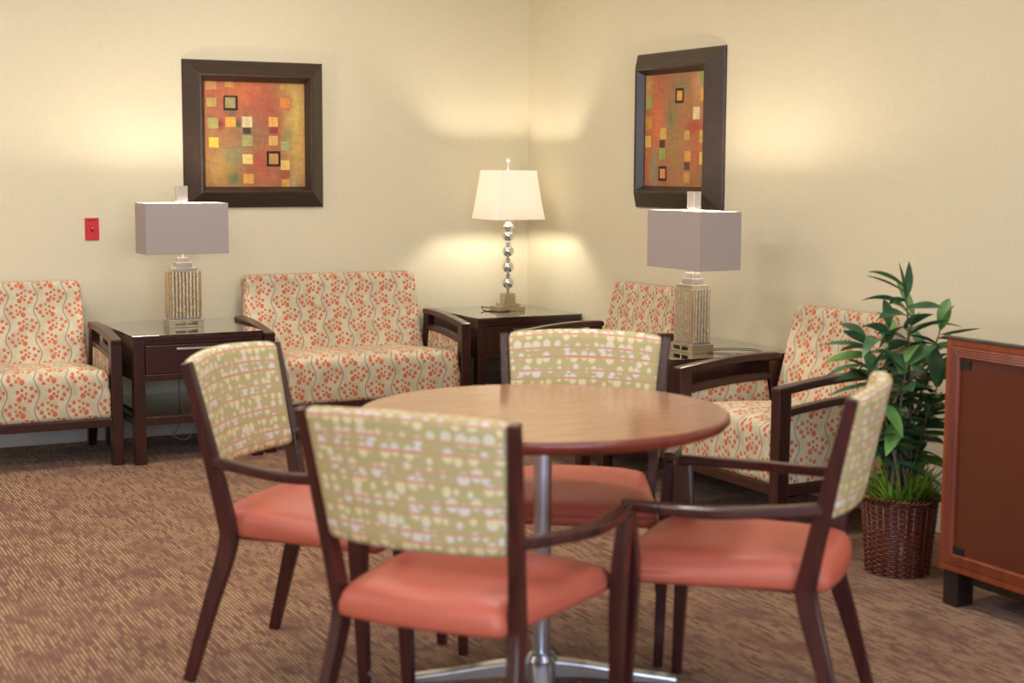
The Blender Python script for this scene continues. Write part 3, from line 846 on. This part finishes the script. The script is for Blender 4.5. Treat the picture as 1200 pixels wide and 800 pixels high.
# ------------------------------------------------------------------ display cabinet
def cabinet():
    y0, y1, X, z0, z1 = -5.45, -4.10, -.66, .115, .853     # y0 toward the camera
    cy = (y0+y1)/2
    t = thing('display_cabinet', 'reddish-brown wooden cabinet with glass doors and glass top at the right', 'cabinet', (-.33, cy, 0), 0)
    hx, hy = .33, (y1-y0)/2
    def lb(bm, a, b_, c, d, e, f): return box(bm, a+.33, b_+.33, c-cy, d-cy, e, f)
    obj('side_panel', lb(BM(), X, -.006, y1-.02, y1, z0, z1), M['cab'], t, .002)
    obj('side_panel', lb(BM(), X, -.006, y0, y0+.02, z0, z1), M['cab'], t, .002)
    obj('back_panel', lb(BM(), -.022, -.006, y0+.02, y1-.02, z0, z1), M['cabin'], t)
    obj('bottom_panel', lb(BM(), X, -.022, y0+.02, y1-.02, z0, z0+.02), M['cab'], t)
    obj('top_panel', lb(BM(), X, -.022, y0+.02, y1-.02, z1-.02, z1), M['cab'], t)
    obj('divider', lb(BM(), X+.002, -.022, cy-.01, cy+.01, z0+.02, z1-.02), M['cabin'], t)
    obj('shelf', lb(BM(), X+.05, -.022, cy+.01, y1-.02, .49, .505), M['cabin'], t)
    obj('shelf', lb(BM(), X+.05, -.022, y0+.02, cy-.01, .49, .505), M['cabin'], t)
    obj('glass_top', lb(BM(), X-.024, -.004, y0-.006, y1+.006, z1+.0005, z1+.010), M['tableglass'], t, .002)
    for a, b_ in ((y0, cy), (cy, y1)):
        w, h = b_-a-.004, z1-z0-.002
        e = D.objects.new('door', None)
        bm = BM()
        prof = [(0, 0), (0, .016), (.003, .019), (.020, .019), (.022, .016)]
        for k in range(4): prof += [(.024+k*.008, .020), (.028+k*.008, .0215), (.031+k*.008, .016)]
        prof += [(.056, .014), (.057, .004), (.057, 0)]
        mitre_frame(bm, w, h, prof)
        rot = Matrix.Rotation(-math.pi/2, 4, 'Z')
        mv = Matrix.Translation((X+.33-.0005, (a+b_)/2-cy, (z0+z1)/2)) @ rot
        bmesh.ops.transform(bm, matrix=mv, verts=bm.verts)
        dr = obj('door', bm, M['cab'], t)
        bm = box(BM(), -w/2+.05, w/2-.05, -.008, -.004, -h/2+.05, h/2-.05); bmesh.ops.transform(bm, matrix=mv, verts=bm.verts)
        obj('glass_pane', bm, M['doorglass'], dr, label='smoky glass door pane')
        sgn = -1 if b_ == y1 else 1     # hinges on the outer stile
        for zz in (.292, -.300):
            bm = BM(); box(bm, sgn*(w/2-.088) if sgn > 0 else -w/2+.056, sgn*(w/2-.056) if sgn > 0 else -w/2+.098, -.014, -.008, zz-.013, zz+.013)
            bmesh.ops.transform(bm, matrix=mv, verts=bm.verts); obj('hinge', bm, M['black'], dr, .001)
    bm = BM(); lb(bm, X+.03, X+.05, y0+.03, y1-.03, .075, z0); lb(bm, X+.05, -.05, y1-.05, y1-.03, .075, z0); lb(bm, X+.05, -.05, y0+.03, y0+.05, .075, z0)
    obj('plinth', bm, M['blackwood'], t)
    for yy in (y1-.075, y0+.012):
        for xx in (X-.006, -.10):
            obj('foot', lb(BM(), xx, xx+.07, yy, yy+.063, 0, z0), M['blackwood'], t, .003)
    return t
cabinet()

# ------------------------------------------------------------------ dining table
TX, TY, TZ, TR = -2.205, -4.262, .752, .482
t = thing('dining_table', 'round tan-topped pedestal table with dark rim and steel column', 'table', (TX, TY, 0))
b = BM(); lathe(b, [(.001, TZ-.004), (TR-.012, TZ-.004), (TR-.010, TZ), (.001, TZ)], 96, cap=False)
b.free(); b = BM(); lathe(b, [(TR-.010, TZ-.003), (TR-.008, TZ)], 96)
obj('tabletop', b, M['tabletop'], t, label='tan laminate top')
b = BM(); lathe(b, [(TR-.07, TZ-.034), (TR-.022, TZ-.034), (TR-.008, TZ-.028), (TR, TZ-.016), (TR, TZ-.006), (TR-.004, TZ-.001), (TR-.0085, TZ-.0005), (TR-.0105, TZ-.004), (TR-.07, TZ-.004)], 96)
obj('rim', b, M['edge'], t, smooth=True, label='rounded dark reddish-brown edge band')
b = BM(); lathe(b, [(.0235, .06), (.0235, TZ-.05)], 32); obj('column', b, M['steel'], t, smooth=False)
for p in t.children[-1].data.polygons: p.use_smooth = len(p.vertices) == 4
b = BM(); lathe(b, [(.11, TZ-.05), (.11, TZ-.034)], 32); obj('top_plate', b, M['black'], t)
b = BM(); lathe(b, [(.044, .022), (.046, .03), (.044, .085), (.034, .10), (.024, .104)], 32); obj('hub', b, M['steel'], t)
for k in range(4):
    a = math.radians(-27+90*k); dx, dy = math.cos(a), math.sin(a)
    path = [(dx*r, dy*r, z, w, h) for r, z, w, h in ((.03, .062, .05, .05), (.12, .056, .046, .040), (.24, .040, .042, .030), (.34, .030, .044, .022), (.36, .028, .044, .018))]
    ft = obj('base_arm', sweep(BM(), path, (-dy, dx, 0)), M['base_steel'], t, .006)
    b = BM(); lathe(b, [(.014, 0), (.014, .020)], 16, c=(dx*.335, dy*.335)); obj('glide', b, M['black'], ft)

# ------------------------------------------------------------------ dining armchairs
def dining_chair(label, loc, rz):
    t = thing('dining_chair', label, 'chair', loc, rz)
    w, lean, ht, zk, rf, wa, da, za, wf, df = .505, .100, .865, .405, .112, .300, .408, .592, .276, .416
    wk, wr = .431, .500
    W = w/2; wz = lambda z: (wk+(w-wk)*max(0, z-zk)/(ht-zk))/2
    # seat
    def warp(p):
        x, y, z = p; k = max(0, min(1, (y+.07)/.42))
        return (x*(.75+.25*k), y-.02*(1-(x/.26)**2)*(1 if y < .1 else 0)+.018*(1-(x/.26)**2)*(1 if y > .3 else 0), z-.012*k*k*(1 if z > .43 else 0))
    obj('seat', cushion(-.264, .264, -.052, .447, .393, .458, .038, .026, n=(22, 20, 8), warp=warp, rb=.02), M['coral'], t, label='coral vinyl padded seat')
    obj('seat_frame', box(BM(), -.165, .165, .0, .36, .378, .397), M['chairwood'], t, .003)
    # back panel, bowed backwards
    y_at = lambda z: -lean*(z-zk)/(ht-zk)
    def bw(p):
        x, y, z = p; k = 1-(x/(W-.013))**2
        return (x*(wz(z)-.0135)/(W-.0135), y+y_at(z)-.040*k, z+.012*k*(1 if z > .8 else (.5 if z > .7 else 0)))
    obj('back_panel', cushion(-W+.0135, W-.0135, -.022, .020, .572, .868, .018, 0, n=(24, 6, 16), warp=bw), M['olive'], t, label='olive fabric panel with white, yellow and pink spots')
    for s in (-1, 1):
        path = spline([(s*wr/2, -rf, 0, .026, .030), (s*(wr*.5+wk*.5)/2, -rf*.5, .20, .027, .040), (s*(wk/2+.001), -.006, .375, .028, .050), (s*wz(.45), -.010, .45, .028, .047), (s*wz(.655), -lean*.53, .655, .026, .038), (s*W, -lean, ht, .024, .028)], 5)
        obj('rear_leg', sweep(BM(), path), M['chairwood'], t, .004)
        path = spline([(s*wf, df, 0, .026, .026), (s*.282, .409, .22, .030, .034), (s*.288, .402, .42, .034, .046), (s*wa, da, za-.012, .028, .036)], 5)
        obj('front_leg', sweep(BM(), path), M['chairwood'], t, .004)
        path = spline([(s*(wz(.6)), -.042, .602, .022, .030), (s*(wz(.6)+.028), .06, .594, .030, .027), (s*(wa+.002), .20, .589, .036, .026), (s*(wa+.004), .32, .590, .036, .026), (s*(wa-.004), da+.014, za, .030, .026)], 5)
        obj('armrest', sweep(BM(), path, (1, 0, 0)), M['chairwood'], t, .006)
    return t
dining_chair('coral-seated dining armchair left of the round table, before the end table', (-2.764, -3.683, 0), math.radians(224.6))
dining_chair('nearest dining armchair with coral seat, its olive back panel turned to the camera', (-2.760, -4.766, 0), math.radians(307.5))
dining_chair('dining armchair at the far side of the round table, facing the camera', (-1.793, -3.738, 0), math.radians(143.1))
dining_chair('coral-seated dining armchair at the right side of the round table, seen from the side', (-1.724, -4.802, 0), math.radians(43.3))

# ------------------------------------------------------------------ light
def area(name, loc, rot, sx, sy, power, col):
    L = D.lights.new(name, 'AREA'); L.shape = 'RECTANGLE'; L.size = sx; L.size_y = sy; L.energy = power; L.color = col
    o = D.objects.new(name, L); C.objects.link(o); o.location = loc; o.rotation_euler = rot; return o
warm = (1, .95, .86)
for x in (-1.7, -3.7, -5.7):
    for y, p in ((-1.35, 23), (-3.6, 25), (-6.4, 25)):
        area('ceiling_panel', (x, y, HZ-.02), (0, 0, 0), .5, .5, p, warm)
area('window_daylight', ((wx0+wx1)/2, WY-.2, (wz0+wz1)/2), (math.radians(90), 0, 0), 4.4, 1.5, 215, (.66, .80, 1))
w = D.worlds.new('world'); bpy.context.scene.world = w; w.use_nodes = True
bg = w.node_tree.nodes['Background']; bg.inputs[0].default_value = (.75, .85, 1, 1); bg.inputs[1].default_value = .4

# ------------------------------------------------------------------ camera
TH = math.radians(27.3); PIT = math.atan(205/1800); ROLL = .005
cam = D.cameras.new('camera'); cam.sensor_width = 36; cam.lens = 54.0
co = D.objects.new('camera', cam); C.objects.link(co)
co.location = (-4.09, -7.735, 1.38)
f = Vector((math.sin(TH)*math.cos(PIT), math.cos(TH)*math.cos(PIT), -math.sin(PIT)))
r = Vector((math.cos(TH), -math.sin(TH), 0)); up = r.cross(f)
R = r*math.cos(ROLL)+up*math.sin(ROLL); U = up*math.cos(ROLL)-r*math.sin(ROLL)
mat = Matrix((R, U, -f)).transposed().to_4x4(); mat.translation = co.location
co.matrix_world = mat
cam.dof.use_dof = True; cam.dof.focus_distance = 7.3; cam.dof.aperture_fstop = 2.9
cam.clip_start = .05
sc = bpy.context.scene; sc.camera = co
sc.view_settings.view_transform = 'Standard'; sc.view_settings.look = 'None'
sc.view_settings.gamma = 1; sc.view_settings.use_curve_mapping = False; sc.view_settings.exposure = -0.08
try:
    sc.cycles.use_denoising = True; sc.cycles.max_bounces = 8; sc.cycles.diffuse_bounces = 5
    sc.cycles.transparent_max_bounces = 12; sc.cycles.sample_clamp_indirect = 6
    sc.cycles.caustics_reflective = False; sc.cycles.caustics_refractive = False
except Exception: pass
